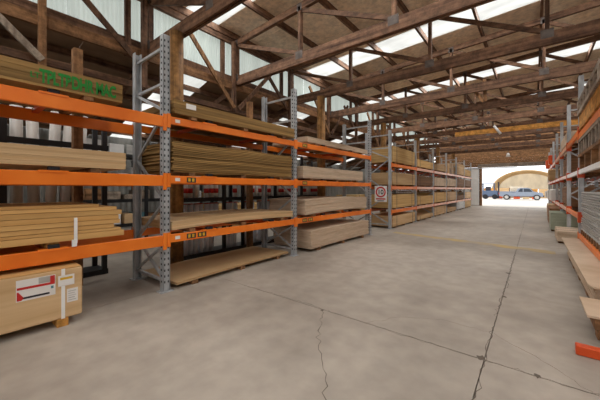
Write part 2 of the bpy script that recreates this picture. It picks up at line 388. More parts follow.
# lean-to beyond the left wall
def z_lean(x): return 4.33 + (x + 6.5) * 0.26
lean = thing('ceiling_lean_to', 'low plywood lined lean-to roof sloping down behind the racks', None, (-8.8, 0, 3.7), kind='structure')
la = math.atan(0.26)
prev = Y0
for ye in STRIPS + [None]:
    ys = (ye - SKY_W) if ye else Y1
    if ys - prev > 0.1:
        n = max(1, round((ys - prev) / 1.85))
        for i in range(n):
            a, c = prev + (ys - prev) * i / n, prev + (ys - prev) * (i + 1) / n - .008
            bm = NB(); bar(bm, (-11.1, (a+c)/2, z_lean(-11.1)), (-6.53, (a+c)/2, z_lean(-6.53)), c - a, 0.02); obj('roof_panel', bm, 'roofdark', lean)
    if ye:
        bm = NB(); bar(bm, (-11.1, ye - SKY_W/2, z_lean(-11.1)), (-6.53, ye - SKY_W/2, z_lean(-6.53)), SKY_W, 0.006); obj('skylight_sheet', bm, 'skypanel', lean)
        prev = ye
for x in (-7.2, -8.3, -9.4, -10.5): beamp('purlin', 'old_y', lean, (x, Y0, z_lean(x) - .09), (x, Y1, z_lean(x) - .09), 0.05, 0.13)
for k in range(-1, 13): beamp('rafter', 'old_x', lean, (-11, .55 + 2.305*k, z_lean(-11) - .22), (-6.5, .55 + 2.305*k, z_lean(-6.5) - .22), 0.06, 0.15)
def corr_wall(name, label, x, y0, y1, z1, mat):
    bm = NB(); n = int((y1 - y0) / 0.05); pr = None
    for i in range(n + 1):
        y = y0 + (y1 - y0) * i / n; xx = x + 0.015 * (1 if (i // 2) % 2 else -1)
        c = [bm.verts.new((xx, y, 0)), bm.verts.new((xx, y, z1))]
        if pr: bm.faces.new((pr[0], c[0], c[1], pr[1]))
        pr = c
    return tag(obj(name, bm, mat), label, kind='structure')
corr_wall('wall_lean_to', 'corrugated iron outer wall of the lean-to', -11.15, Y0, Y1, 3.15, 'iron')
corr_wall('wall_right', 'corrugated iron outer wall beyond the right racks, translucent top added for light', 5.1, Y0, Y1, 4.3, 'iron')
wr = bpy.data.objects['wall_right']; OFF[wr.name] = Vector((0, 0, 0)); pr0 = None
for i in range(int((Y1 - Y0) / W)):  # translucent upper sheets added here to bring light onto the roof underside
    o = inst(sheet0, (0, 0, 0), wr); o.location = (XW - .12 + 11.7 + 6.4 + .12 - 0.0, Y0 + W * i, 3.5); o.location.x = 5.1 + .12

# end wall with doorway
DX0, DX1, DZ = -3.45, 1.3, 3.14
we = thing('wall_end', 'boarded timber end wall around a wide bright doorway', None, (0, Y1, 0), kind='structure')
z = DZ
while z < 5.95:
    one('weatherboard', 'tan_x', we, -6.5, 5.1, Y1 + R.uniform(0, .012), Y1 + .045, z + .004, z + 0.2); z += 0.2
z = 0.0
while z < DZ - .05:
    one('weatherboard', 'old_x', we, -11.1, DX0, Y1 + R.uniform(0, .012), Y1 + .045, z + .004, z + 0.206)
    one('weatherboard', 'old_x', we, DX1, 5.1, Y1 + R.uniform(0, .012), Y1 + .045, z + .004, z + 0.206); z += 0.208
one('lintel', 'grey_x', we, DX0 - .15, DX1 + .15, Y1 - .12, Y1 - .002, DZ - .04, DZ + .26)  # paler grey timber paints in the doorway light on this band
one('door_post', 'tan_z', we, DX0 - .02, DX0 + .13, Y1 - .14, Y1 + .14, 0, DZ - .04)
one('door_post', 'tan_z', we, DX1 - .13, DX1 + .02, Y1 - .14, Y1 + .14, 0, DZ - .04)
wf = thing('wall_front_light_block', 'unseen boarded wall added behind the camera to cut light from the opening', None, (0, Y0, 0), kind='structure')  # unseen wall, added to hold back fill light from behind the camera
for (a, b_, c, d) in ((-11.1, -4.6, 0, 4.2), (2.6, 5.1, 0, 4.2), (-11.1, 5.1, 4.2, 6.0)): one('wall_boarding', 'tan_x', wf, a, b_, Y0 - .06, Y0 - .02, c, d)
t = thing('door_1', 'white sliding door leaf pushed aside at the doorway', None, (-4.2, Y1 - .25, 0), kind='structure')
one('door_leaf', 'white', t, -4.75, -3.5, Y1 - .27, Y1 - .22, 0.05, 3.0)
one('door_rail', 'galv', t, -4.9, -1.0, Y1 - .3, Y1 - .24, 3.0, 3.06)

# ------------------------------------------------------------------ poles and posts behind the left racks
for k in range(0, 6):
    y = 2.70 + 4.61 * k
    bm = NB(); rr = random.Random(k)
    tube(bm, (-5.02, y, 0), (-5.02 + rr.uniform(-.03, .03), y, ZB - .12), 0.132, 0.12, 18)
    p = obj('timber_pole', bm, 'pole', None, (-5.02, y, 0))
    tag(p, 'round timber pole holding up the roof, %s along the left racks' % ORD[k], 'pole', 'round roof poles')
for k, y in enumerate((1.25, 4.45)):
    bm = NB(); box(bm, -5.08, -4.97, y - .055, y + .055, 0, 3.33); bev(bm)
    tag(obj('timber_post', bm, 'tan_z', None, (-5.03, y, 0)), ('square timber post rising behind the sprayed pack' if k == 0 else 'square timber post between the white tubes and rear frame'), 'post')

# ------------------------------------------------------------------ pallet racks
def saddle_mesh():
    return None
def rack(label, xf, sg, ys, ztop, bays, detail=2, crossbars=None, sleeves=False):
    """bays: list per bay of (list of (beam top z, beam height, material)); sg=-1 rear towards -X"""
    xr = xf + sg * 0.86
    t = thing('pallet_rack', label, 'rack', ((xf + xr) / 2, (ys[0] + ys[-1]) / 2, 0))
    PW, PD = 0.085, 0.08
    for y in ys:
        fr = None
        for x in (xf, xr):
            bm = NB()
            front = -sg if x == xf else sg             # direction of the web
            xa = x + front * PD / 2; xb = x - front * PD / 2
            box(bm, min(xa, xa - front*.012), max(xa, xa - front*.012), y - PW/2, y + PW/2, 0.01, ztop)
            for s in (-1, 1): box(bm, min(xa, xb), max(xa, xb), y + s*PW/2 - .006, y + s*PW/2 + .006, 0.01, ztop)
            p = obj('upright', bm, 'galv', t)
            if fr is None: fr = p
            one('foot_plate', 'galv', p, x - .07, x + .07, y - .085, y + .085, 0, 0.012)
            if detail >= 2 and x == xf:
                bm = NB(); zz = 0.12
                while zz < ztop - .05:
                    for s in (-1, 1):
                        xs = xa + front * .0008
                        box(bm, min(xs, xa), max(xs, xa), y + s*.024 - .008, y + s*.024 + .008, zz, zz + .03)
                    for s in (-1, 1):                    # holes on the side flange
                        yo = y + s * (PW/2 + .006)
                        box(bm, x - .014, x + .014, min(yo, yo + s*.0008), max(yo, yo + s*.0008), zz + .01, zz + .036)
                    zz += 0.076
                tag(obj('slot_row', bm, 'slot', p), kind='stuff')
        # bracing of the frame
        xi0, xi1 = xf + sg*.03, xr - sg*.03
        lv = [0.14, 0.62, 1.2, 1.8, 2.4, 2.78, ztop - .15]
        for z in (0.14, 2.78, ztop - .15): beamp('brace', 'galv', fr, (xi0, y, z), (xi1, y, z), 0.03, 0.035)
        for i in range(0, 5):
            a, c = (xi0, xi1) if i % 2 == 0 else (xi1, xi0)
            beamp('brace', 'galv', fr, (a, y, lv[i] + .02), (c, y, lv[i+1] - .02), 0.03, 0.035)
        if detail >= 2: beamp('brace', 'galv', fr, (xi1, y - .02, lv[0] + .02), (xi0, y - .02, lv[1] - .02), 0.025, 0.03)
    for bi, lev in enumerate(bays):
        ya, yb = ys[bi] + .05, ys[bi+1] - .05
        for (zt, hh, mat) in lev:
            for x in (xf, xr):
                out = -sg if x == xf else sg
                xc = x + out * 0.022
                bm = NB()
                box(bm, xc - .025, xc + .025, ya, yb, zt - hh, zt); bev(bm, 0.005)
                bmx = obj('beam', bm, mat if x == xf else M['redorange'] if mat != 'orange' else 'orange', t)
                if detail >= 1 or x == xf:
                    for (ye, s) in ((ya, -1), (yb, 1)):
                        c0, c1 = sorted((ye + s*0.0, ye + s*0.047))
                        xx0, xx1 = sorted((x + out * .0435, x + out * .055))
                        one('connector', 'orange' if mat == 'orange' else 'redorange', bmx, xx0, xx1, c0, c1, zt - hh - .05, zt + .03)
            if crossbars and detail >= 2:
                for yc in crossbars[bi]:
                    cb = one('support_bar', 'redorange', t, min(xf, xr), max(xf, xr), yc - .03, yc + .03, zt - .045, zt + .004)
                    xs = xf - sg * .022
                    one('saddle', 'orange', cb, xs - .032, xs + .034, yc - .12, yc + .12, zt - .012, zt + .010)
                    one('hollow_end', 'slot', cb, xs - .03, xs + .035, yc - .045, yc + .045, zt + .010, zt + .045)
        if sleeves:
            for (zt, hh, mat) in lev:
                y = ys[bi]
                bm = NB(); box(bm, xf - .052, xf + .052, y - PW/2 - .014, y + PW/2 + .014, zt - hh - .07, zt + .05)
                obj('connector_sleeve', bm, 'redorange', t)
    return t
O = 'orange'
LV1 = [(0.755, 0.14, O), (1.545, 0.14, O), (2.325, 0.14, O)]
LVA = [(0.755, 0.11, O), (1.545, 0.105, O), (2.34, 0.105, O)]
YS1 = [-1.7, 1.914, 4.595, 8.117]
rack1 = rack('bright orange beamed pallet rack nearest the camera on the left', -3.84, -1, YS1, 3.41, [LV1, LVA, LVA], 2,
     [(-0.9, 0.75), (2.57, 3.9), (5.61, 6.9)])
YS2 = [9.71 + 2.72 * k for k in range(7)]
LV2 = [(0.64, 0.11, O), (1.46, 0.11, O), (2.25, 0.11, O)]
rack('long pallet rack of plywood packs running to the far doorway on the left', -3.84, -1, YS2, 3.37, [LV2] + [[(a, b_, 'door_glare') for a, b_, c_ in LV2]] * 5, 1)
YSR = [0.8, 3.5] + [8.33 + 2.7 * k for k in range(7)]
LVR0 = [(0.455, 0.095, O), (1.755, 0.09, 'whitesteel'), (2.50, 0.13, O)]
LVR = [(0.84, 0.10, O), (1.755, 0.09, 'whitesteel'), (2.6, 0.12, O)]
rack('tall galvanised pallet rack along the right edge of the aisle', 0.76, 1, YSR, 3.7, [LVR0, LVR0, LVR] + [[(a, b_, 'door_glare') for a, b_, c_ in LVR]] * 5, 1, sleeves=True)
# stickers on the beams
XFACE = -3.84 + 0.047 + 0.001
def sticker(y, z, wy, hz, mat):
    o = one('beam_label', mat, rack1, XFACE - .0005, XFACE + .0015, y, y + wy, z, z + hz); return o
for z in (2.34, 1.545, 0.755):
    sticker(2.03, z - .074, 0.07, 0.045, 'paper')
    for k in range(0 if z > 2 else (1 if z > 1 else 2)):
        s = sticker(2.2 + .17 * k, z - .088, 0.14, 0.07, 'ink')
        for q in (0, 1): one('yellow_mark', 'yellow', s, XFACE + .0015, XFACE + .0025, 2.22 + .17*k + .06*q, 2.255 + .17*k + .06*q, z - .075, z - .03)
    for k in range(1 if z > 1 else 2):
        s = sticker(4.82 + .2 * k, z - .09, 0.16, 0.075, 'ink')
        for q in (0, 1): one('yellow_mark', 'yellow', s, XFACE + .0015, XFACE + .0025, 4.845 + .2*k + .065*q, 4.885 + .2*k + .065*q, z - .075, z - .03)

# ------------------------------------------------------------------ stacks of sheets
def sheet_bm(lx, ly, t, bow=0.0, sag=0.0, nx=3, ny=10, wav=0.0, seed=0):
    rr = random.Random(seed); bm = NB(); top = []; bot = []
    ph = rr.uniform(0, 6)
    for i in range(nx + 1):
        tr = []; br = []
        for j in range(ny + 1):
            u, v = i / nx * 2 - 1, j / ny * 2 - 1
            dz = bow * (1 - v * v) - sag * (u * u if u > 0 else 0) + wav * math.sin(v * 5 + ph)
            tr.append(bm.verts.new((u * lx / 2, v * ly / 2, dz + t))); br.append(bm.verts.new((u * lx / 2, v * ly / 2, dz)))
        top.append(tr); bot.append(br)
    for i in range(nx):
        for j in range(ny):
            bm.faces.new((top[i][j], top[i+1][j], top[i+1][j+1], top[i][j+1])); bm.faces.new((bot[i][j], bot[i][j+1], bot[i+1][j+1], bot[i+1][j]))
    for j in range(ny):
        bm.faces.new((top[0][j], top[0][j+1], bot[0][j+1], bot[0][j])); bm.faces.new((top[nx][j], bot[nx][j], bot[nx][j+1], top[nx][j+1]))
    for i in range(nx):
        bm.faces.new((top[i][0], bot[i][0], bot[i+1][0], top[i+1][0])); bm.faces.new((top[i][ny], top[i+1][ny], bot[i+1][ny], bot[i][ny]))
    return bm
def stack(name, label, cat, mat, x0, x1, y0, y1, z0, n, t, jx=0.006, jy=0.012, bow=0.0, wav=0.0, seed=1, bearer=0.05, rz=0.0, gap=0.0012, group=None, bearer_mat='tan_x', piece='sheet', nb=3, fall=1.0):
    rr = random.Random(seed)
    xm, ym = (x0 + x1) / 2, (y0 + y1) / 2
    th = thing(name, label, cat, (xm, ym, z0), group)
    th.rotation_euler = (0, 0, rz)
    off = Vector((xm, ym, z0))
    src = None; z = bearer
    if bearer > 0:
        for k in range(nb):
            yb = y0 + (y1 - y0) * (0.12 + 0.76 * k / max(1, nb - 1))
            one('bearer', bearer_mat, th, x0 + .03, x1 - .012, yb - .045, yb + .045, z0, z0 + bearer)
    for i in range(n):
        if src is None:
            bm = sheet_bm(x1 - x0, y1 - y0, t, bow, 0, wav=wav, seed=seed)
            bmesh.ops.translate(bm, verts=bm.verts, vec=off)
            o = src = obj(piece, bm, mat, th)
        else: o = src.copy(); C.objects.link(o); o.parent = th
        o.location = (rr.uniform(-jx, jx), rr.uniform(-jy, jy) - (0 if fall == 1 else 0), z)
        o.rotation_euler = (0, 0, rr.uniform(-.002, .002) * (jx / 0.006)); z += t + gap
    th['_top'] = z0 + z
    del th['_top']
    return th
XF = -3.80
# bay one, left of the first upright
t = stack('plywood_pack', 'greenish treated plywood pack with green spray lettering on top beam', 'plywood', 'ply_green', -4.84, -3.77, -1.35, 1.37, 2.329, 8, 0.0255, 0.004, 0.008, seed=3, bearer=0.045, gap=0.0006)
tx = bpy.data.curves.new('lettering', 'FONT'); tx.body = 'TPLTBDHR MAC'; tx.size = 0.17; tx.extrude = 0.0006; tx.align_x = 'LEFT'
def letters(body, size, mat, parent, loc, name, right='y', space=1.0, bold=0.0, xs=1.0):
    tx = bpy.data.curves.new('lettering', 'FONT'); tx.body = body; tx.size = size; tx.extrude = 0.0006; tx.space_character = space; tx.offset = bold
    tmp = bpy.data.objects.new('tmp', tx); me = bpy.data.meshes.new_from_object(tmp); bpy.data.objects.remove(tmp)
    m = Matrix(((0,0,1,0),(1,0,0,0),(0,1,0,0),(0,0,0,1))) if right == 'y' else Matrix(((1,0,0,0),(0,0,-1,0),(0,1,0,0),(0,0,0,1)))
    off = root_off(parent)
    me.transform(Matrix.Diagonal((xs, 1, 1, 1))); me.transform(Matrix.Translation(Vector(loc) - off) @ m); me.materials.clear(); me.materials.append(M[mat])
    me.name = name
    o = bpy.data.objects.new(name, me); C.objects.link(o); o.parent = parent; return o
letters('LT', 0.075, 'green', t, (-3.7655, 0.565, 2.445), 'spray_lettering', bold=0.002, xs=.9)
letters('TPLTBDHR MAC', 0.18, 'green', t, (-3.7655, 0.635, 2.415), 'spray_lettering', space=0.95, bold=0.007, xs=.53)

stack('plywood_pack', 'blonde plywood pack with flush edges on the middle beam, far left', 'plywood', 'ply', -4.84, -3.80, -1.1, 1.42, 1.549, 10, 0.019, 0.002, 0.003, seed=4, bearer=0.05, gap=0.0003)
# loose golden boards
t = thing('board_stack', 'uneven stack of golden boards tied with a white strap, far left', 'boards', (-4.4, 0.2, 0.759))
for k, yb in enumerate((-0.8, 0.0, 0.75)): one('bearer', 'new_x', t, -4.84, -3.83, yb - .05, yb + .05, 0.759, 0.82)
z = 0.82; rr = random.Random(5)
for i, (th_, ye, xo) in enumerate(((.062, 1.40, 0), (.028, 1.37, -.01), (.045, 1.30, -.02), (.045, 1.36, -.012), (.05, 1.35, -.02), (.05, 1.38, -.015), (.035, 1.33, -.03), (.03, 1.16, -.05))):
    bm = sheet_bm(1.0, 2.5, th_, 0.004, 0, seed=i); bmesh.ops.translate(bm, verts=bm.verts, vec=(-4.30 + xo, ye - 1.25, z)); obj('board', bm, 'ply_gold', t); z += th_ + 0.004
one('strap', 'white', t, -3.795, -3.792, 0.915, 0.945, 0.79, 1.06)
one('strap_tail', 'white', t, -3.79, -3.77, 0.895, 0.935, 0.76, 0.83)

# boxed sheet pack on the floor, far left
t = thing('sheet_pack', 'pale wrapped sheet pack on the floor with red and white labels', 'plywood', (-4.25, -0.3, 0))
bm = NB(); box(bm, -4.86, -3.66, -1.55, 0.955, 0.075, 0.565); bev(bm, 0.012); body = obj('wrapped_sheets', bm, 'ply', t)
bm = NB(); box(bm, -4.85, -3.665, -1.54, 0.945, 0.565, 0.572); obj('cover_sheet', bm, 'ply_gold', t)
for yb in (-1.2, -0.3, 0.79): one('bearer', 'new_x', t, -4.85, -3.65, yb - .045, yb + .045, 0, 0.075)
xs = -3.66
one('strap', 'white', t, xs, xs + .003, 0.78, 0.81, 0.075, 0.57)
la_ = one('shipping_label', 'paper', t, xs, xs + .002, 0.455, 0.735, 0.335, 0.53)
one('red_band', 'red', la_, xs + .002, xs + .003, 0.46, 0.73, 0.44, 0.462)
one('red_corner', 'red', la_, xs + .002, xs + .003, 0.695, 0.73, 0.462, 0.525)
one('grey_panel', 'zinc', la_, xs + .002, xs + .003, 0.61, 0.695, 0.468, 0.525)
one('dark_bar', 'ink', la_, xs + .002, xs + .003, 0.50, 0.69, 0.352, 0.37)
one('green_mark', 'teal', la_, xs + .002, xs + .003, 0.70, 0.72, 0.40, 0.425)
bm = NB(); prism(bm, [(0.46, 0.42), (0.468, 0.425), (0.51, 0.36), (0.49, 0.342), (0.46, 0.342)], 'x', xs + .002, xs + .003); obj('red_wedge', bm, 'red', la_)
lb = one('shipping_label', 'paper', t, xs + .003, xs + .005, 0.755, 0.885, 0.40, 0.505)
one('yellow_band', 'yellow', lb, xs + .005, xs + .006, 0.77, 0.87, 0.462, 0.485)
lc = one('shipping_label', 'paper', t, xs, xs + .002, 0.825, 0.915, 0.225, 0.36)
for q in range(5): one('text_line', 'zinc', lc, xs + .002, xs + .003, 0.835, 0.90 - .012 * (q % 2), 0.243 + .022 * q, 0.250 + .022 * q)

# bay two
t = stack('plywood_pack', 'long treated plywood pack with a white sticker on top beam', 'plywood', 'ply_green', -4.84, -3.76, 2.0, 4.52, 2.344, 7, 0.0255, 0.005, 0.012, bow=-0.004, seed=6, bearer=0.045, gap=0.0006)
one('sticker', 'paper', t, -3.757, -3.754, 2.17, 2.32, 2.48, 2.55)
stack('plywood_pack', 'wavy greenish treated plywood stack on the middle beam', 'plywood', 'ply_green', -4.82, -3.80, 2.0, 4.48, 1.549, 17, 0.0195, 0.012, 0.02, wav=0.006, seed=8, bearer=0.05, gap=0.0055)
stack('plywood_stack', 'short bowed plywood stack with bare top on the lower beam', 'plywood', 'ply', -4.84, -3.79, 1.99, 4.50, 0.759, 5, 0.022, 0.006, 0.01, bow=0.03, seed=9, bearer=0.05, gap=0.001)
t = stack('plywood_stack', 'thin plywood sheets lying askew on the floor under the rack', 'plywood', 'ply', -4.80, -3.84, 2.03, 4.46, 0, 3, 0.012, 0.008, 0.02, bow=0.012, seed=10, bearer=0.06, rz=0.045, gap=0.001, nb=3)
# bay three
stack('board_pack', 'thin pale particle board pack on the top beam', 'boards', 'mdf', -4.84, -3.80, 5.0, 7.9, 2.344, 6, 0.019, 0.004, 0.008, seed=12, bearer=0.04, gap=0.0008, group='particle board packs')
stack('board_pack', 'flush pale particle board pack on the middle beam', 'boards', 'mdf', -4.84, -3.80, 4.85, 7.6, 1.549, 13, 0.019, 0.003, 0.005, seed=13, bearer=0.05, gap=0.0005, group='particle board packs')
stack('board_pack', 'arched pale particle board stack on the lower beam', 'boards', 'mdf', -4.84, -3.78, 4.9, 7.8, 0.759, 17, 0.0185, 0.008, 0.015, bow=0.03, seed=14, bearer=0.05, gap=0.0008, group='particle board packs')
stack('board_pack', 'pale particle board stack on the floor below the orange beam', 'boards', 'mdf', -4.84, -3.74, 5.05, 7.85, 0, 19, 0.0195, 0.008, 0.02, bow=0.012, seed=15, bearer=0.07, gap=0.0008, group='particle board packs')

# the long rack: whole packs with ridged sheet edges
def ridged_pack(name, label, x0, x1, y0, y1, z0, h, mat, sheets, seed, group=None, bearer=0.06, slat=True):
    rr = random.Random(seed)
    th = thing(name, label, 'plywood', ((x0+x1)/2, (y0+y1)/2, z0), group)
    for k in range(3):
        yb = y0 + (y1 - y0) * (0.12 + 0.38 * k); one('bearer', 'tan_x', th, x0 + .02, x1 - .02, yb - .05, yb + .05, z0, z0 + bearer)
    bm = NB(); zz = z0 + bearer; hh = (h - bearer) / sheets
    for i in range(sheets):
        a, b_, c, d = [rr.uniform(-.006, .006) for _ in range(4)]
        box(bm, x0 + a, x1 + b_, y0 + c, y1 + d, zz + .0008, zz + hh - .0008); zz += hh
    obj('sheet_block', bm, mat, th)
    for yb in (y0 + .35, y1 - .35):
        bm = NB(); xs_ = x1 + .009
        box(bm, x0 - .009, xs_, yb - .012, yb + .012, z0 + h, z0 + h + .003); box(bm, xs_ - .003, xs_, yb - .012, yb + .012, z0 + bearer, z0 + h)
        obj('strap', bm, 'ink', th)
    return th
lvname = ['on the floor', 'on the lower beam', 'on the middle beam', 'on the top beam']
zlev = [0, 0.644, 1.464, 2.254]
PK = [  # per bay: heights per level (0 = empty), material
    [(0.42, 'ply'), (0.52, 'pack'), (0.48, 'ply'), (0.60, 'pack')],
    [(0.22, 'ply'), (0.42, 'pack'), (0.46, 'pack_dark'), (0.36, 'pack')],
    [(0.46, 'ply'), (0.54, 'pack'), (0.48, 'mdf'), (0.36, 'ply')],
    [(0.26, 'ply'), (0.56, 'ply'), (0.50, 'mdf'), (0.0, 'pack')],
    [(0.52, 'zinc'), (0.3, 'pack_dark'), (0.58, 'pack_dark'), (0.75, 'ply')],
    [(0.5, 'pack'), (0.5, 'ply'), (0.55, 'pack_dark'), (0.5, 'pack')]]
for bi, col in enumerate(PK):
    for li, (h, mt) in enumerate(col):
        if h <= 0: continue
        hint = {'ply_green': 'greenish', 'pack': 'tan', 'ply': 'blonde', 'pack_dark': 'brown', 'mdf': 'pale', 'zinc': 'grey'}[mt]
        ridged_pack('sheet_pack', '%s strapped sheet pack %s, %s bay past the round sign' % (hint, lvname[li], ORD[bi]),
            -4.84, -3.79, YS2[bi] + .14, YS2[bi+1] - .16 - R.uniform(0, .12), zlev[li], h, mt, max(5, int(h / 0.035)), 100 + bi*4 + li, 'packs in the long rack')
# upright framed goods on top of the fourth bay
for k in range(4):
    y = YS2[3] + .3 + .55 * k
    bm = NB(); box(bm, -4.9, -3.9, y, y + .3, 2.254, 2.254 + (.45, .6, .35, .7)[k]); bev(bm, .01)
    tag(obj('carton', bm, ('pack_dark', 'ply', 'grey_y', 'mdf')[k], None, (-4.4, y + .15, 2.254)),
        ('brown', 'tan', 'grey', 'pale')[k] + ' carton on the top beam above the far packs', 'box', 'cartons high in the long rack')
# ------------------------------------------------------------------ round sign on the end frame
t = thing('speed_sign', 'white sign with a red ring hung on the end frame', 'sign', (-4.12, 9.64, 0.98))
one('sign_board', 'paper', t, -4.36, -3.92, 9.635, 9.645, 0.92, 1.47)
def ring(bm, cx, cz, r0, r1, y0, y1, n=28):
    for i in range(n):
        a, b_ = 2*math.pi*i/n, 2*math.pi*(i+1)/n
        v = []
        for yy in (y0, y1):
            for (r, aa) in ((r0, a), (r1, a), (r1, b_), (r0, b_)): v.append(bm.verts.new((cx + r*math.cos(aa), yy, cz + r*math.sin(aa))))
        for f in ((0,1,2,3),(7,6,5,4),(1,5,6,2),(0,3,7,4)): bm.faces.new([v[i_] for i_ in f])
bm = NB(); ring(bm, -4.14, 1.26, 0.135, 0.185, 9.632, 9.636); obj('red_ring', bm, 'red', t)
letters('10', 0.22, 'ink', t, (-4.255, 9.634, 1.185), 'numerals', right='x', bold=0.006)
one('red_text_line', 'red', t, -4.31, -3.97, 9.633, 9.636, 1.0, 1.045)
one('dark_text_line', 'ink', t, -4.26, -4.02, 9.633, 9.636, 0.95, 0.972)
one('hanger', 'galv', t, -4.16, -4.12, 9.645, 9.66, 1.3, 1.5)

# ------------------------------------------------------------------ black shelving with white tubes behind the second bay
def shelving(label, y0, y1, uprights, shelves, x0=-5.85, x1=-5.4, ztop=2.3):
    t = thing('storage_shelf', label, 'shelf', ((x0+x1)/2, (y0+y1)/2, 0))
    for y in uprights:
        for x in (x0, x1): one('upright', 'black', t, x - .025, x + .025, y - .035, y + .035, 0, ztop)
    for z in shelves:
        one('shelf_board', 'black', t, x0, x1, y0, y1, z - .04, z)
        one('shelf_edge', 'black', t, x1, x1 + .02, y0, y1, z - .06, z + .02)
    return t
UP = [2.92, 3.9, 4.42, 5.5, 6.6, 7.7]
shelving('black steel shelf unit of white tubes behind the second bay', 2.88, 7.75, UP, [0.06, 0.63, 1.17, 1.75], x0=-5.68, x1=-5.23)
bm = NB(); tube(bm, (0, 0, 0), (0, 0, 0.47), 0.052, n=12); bm_l = None
proto = {}
def white_tube(x, y, z, h, red, cool):
    key = (h, red, cool); tier = 'lowest' if z < .3 else ('middle' if z < 1 else 'upper')
    lab = 'white tube with a red band on the black shelf' if red else ('white tube with a red lid on the middle black shelf' if tier == 'middle' else 'plain white tube standing on the %s black shelf' % tier)
    if key not in proto:
        t = thing('storage_tube', lab, 'tube', (x, y, z), 'red banded tubes' if red else 'plain white tubes on the %s shelf' % tier)
        bm = NB(); tube(bm, (x, y, z), (x, y, z + h), 0.05, n=12); obj('tube_body', bm, 'bluewhite' if cool else 'white', t)
        bm = NB(); tube(bm, (x, y, z + h), (x, y, z + h + .015), 0.052, n=12); obj('lid', bm, 'red' if (red or tier == 'middle') else 'zinc', t)
        if red:
            bm = NB(); tube(bm, (x, y, z + h*.28), (x, y, z + h*.52), 0.0515, n=12); obj('red_band', bm, 'red', t)
        proto[key] = t
    else:
        s = proto[key]; t = s.copy(); C.objects.link(t); t.location = (x, y, z)
        for c in s.children:
            d = c.copy(); C.objects.link(d); d.parent = t
rr = random.Random(21)
for i in range(len(UP) - 1):
    y = UP[i] + .12
    while y < UP[i+1] - .08:
        for (z, h, red, cool) in ((0.06, 0.42, False, True), (0.63, 0.43, False, True), (1.17, 0.40, rr.random() < .55, False)):
            if rr.random() < .9: white_tube(-5.31 + rr.uniform(-.02, .02), y, z, h, red and z > 1, cool)
        y += 0.118
# rolls behind the first bay
shelving('black steel shelf unit of large white rolls at far left', -1.2, 1.75, [-1.1, 0.55, 1.7], [0.06, 1.0], ztop=2.4)
one('rail', 'black', bpy.data.objects['storage_shelf.001'], -5.4, -5.36, -1.2, 1.75, 1.98, 2.06)
for k, (y, lean_) in enumerate(((0.27, 0), (0.45, .02), (0.69, 0.0), (0.87, -0.02), (1.04, .08), (1.2, .08), (1.36, .08))):
    bm = NB(); tube(bm, (-5.5, y, 1.0), (-5.52, y + lean_, 2.5), 0.068, n=14)
    o = obj('white_roll', bm, 'roll', None, (-5.5, y, 1.0))
    tag(o, 'large white wrapped roll standing at far left, %s from the left edge' % ORD[k], 'roll', 'white rolls behind the first bay')
for k, (y0, z0, h, mt, nm) in enumerate(((1.85, 2.35, .10, 'white', 'white'), (2.05, 2.05, .12, 'tan_y', 'brown'), (1.9, 1.55, .14, 'ply', 'blonde'))):
    pass
# assorted goods in the lean-to, seen between the rack levels
t = shelving('black lean-to shelf of hardware seen past the first upright', 1.95, 5.6, [2.0, 3.4, 5.5], [0.5, 1.1, 1.6, 2.2], x0=-8.6, x1=-7.8, ztop=2.6)
hw = random.Random(31)
for z in (0.5, 1.1, 1.6, 2.2):
    y = 2.1
    k = 0
    while y < 5.3:
        wy = hw.uniform(.18, .42); h = hw.uniform(.12, .36); mt = hw.choice(['white', 'teal', 'zinc', 'tan_y', 'zinc', 'grey_y', 'white', 'ply'])
        bm = NB(); box(bm, -8.4, -7.85, y, y + wy, z, z + h); bev(bm, .01)
        cn = {'white': 'white', 'teal': 'teal', 'zinc': 'grey', 'tan_y': 'brown', 'red': 'red', 'grey_y': 'weathered', 'ply': 'tan'}[mt]
        o = obj('carton', bm, mt, None, (-8.1, y + wy/2, z))
        lv = {0.5: 'lowest', 1.1: 'second', 1.6: 'third', 2.2: 'top'}[z]
        tag(o, '%s carton on the %s lean-to shelf, %s from the left' % (cn, lv, ORD[min(k, 13)]), 'box', 'cartons in the lean-to')
        k += 1; y += wy + hw.uniform(.03, .12)
for k, (y0, mt, h) in enumerate(((5.9, 'pack', .8), (8.9, 'pack_dark', .9), (12.2, 'grey_y', .7), (15.6, 'pack', 1.0))):
    ridged_pack('timber_pack', '%s timber pack on the lean-to floor behind the racks' % ('tan', 'brown', 'weathered grey', 'wide golden')[k], -9.6, -8.2, y0, y0 + 2.7, 0, h, mt, 8, 300 + k)

# ------------------------------------------------------------------ right rack contents
# floor packs that stick out into the aisle
t = thing('sheet_pallet', 'pale board sheets on low pallets jutting out at the right', 'boards', (1.0, 5.9, 0))
for yb in (4.4, 5.2, 6.0, 6.8, 7.5): one('pallet_block', 'tan_x', t, 0.52, 1.58, yb - .06, yb + .06, 0.02, 0.12)
for xb in (0.53, 0.98, 1.45): one('pallet_skid', 'grey_y', t, xb, xb + .1, 4.3, 7.62, 0, 0.02)
bm = NB(); 
for q in range(7): box(bm, 0.5 + .006*(q % 3), 1.6, 4.34 + .01*(q % 2), 7.62, 0.12 + q*.029, 0.147 + q*.029)
obj('sheet_block', bm, 'mdf', t)
bm = NB(); prism(bm, [(0.45, 4.36), (0.46, 4.30), (0.52, 4.27), (1.62, 4.27), (1.62, 8.2), (0.45, 8.2)], 'z', 0.326, 0.35); bev(bm, .004); obj('top_sheet', bm, 'mdf', t)
t = thing('board_pack', 'brown board pack with a pale top sheet at the right edge', 'boards', (1.0, 3.9, 0))
one('top_sheet', 'mdf', t, 0.37, 1.6, 3.62, 4.2, 0.225, 0.245)
for q in range(3): one('brown_block', 'tan_x', t, 0.44 + .02*q, 1.6, 3.66 + .17*q, 3.80 + .17*q, 0.03, 0.12)
one('brown_board', 'tan_x', t, 0.42, 1.6, 3.64, 4.16, 0.12, 0.225)
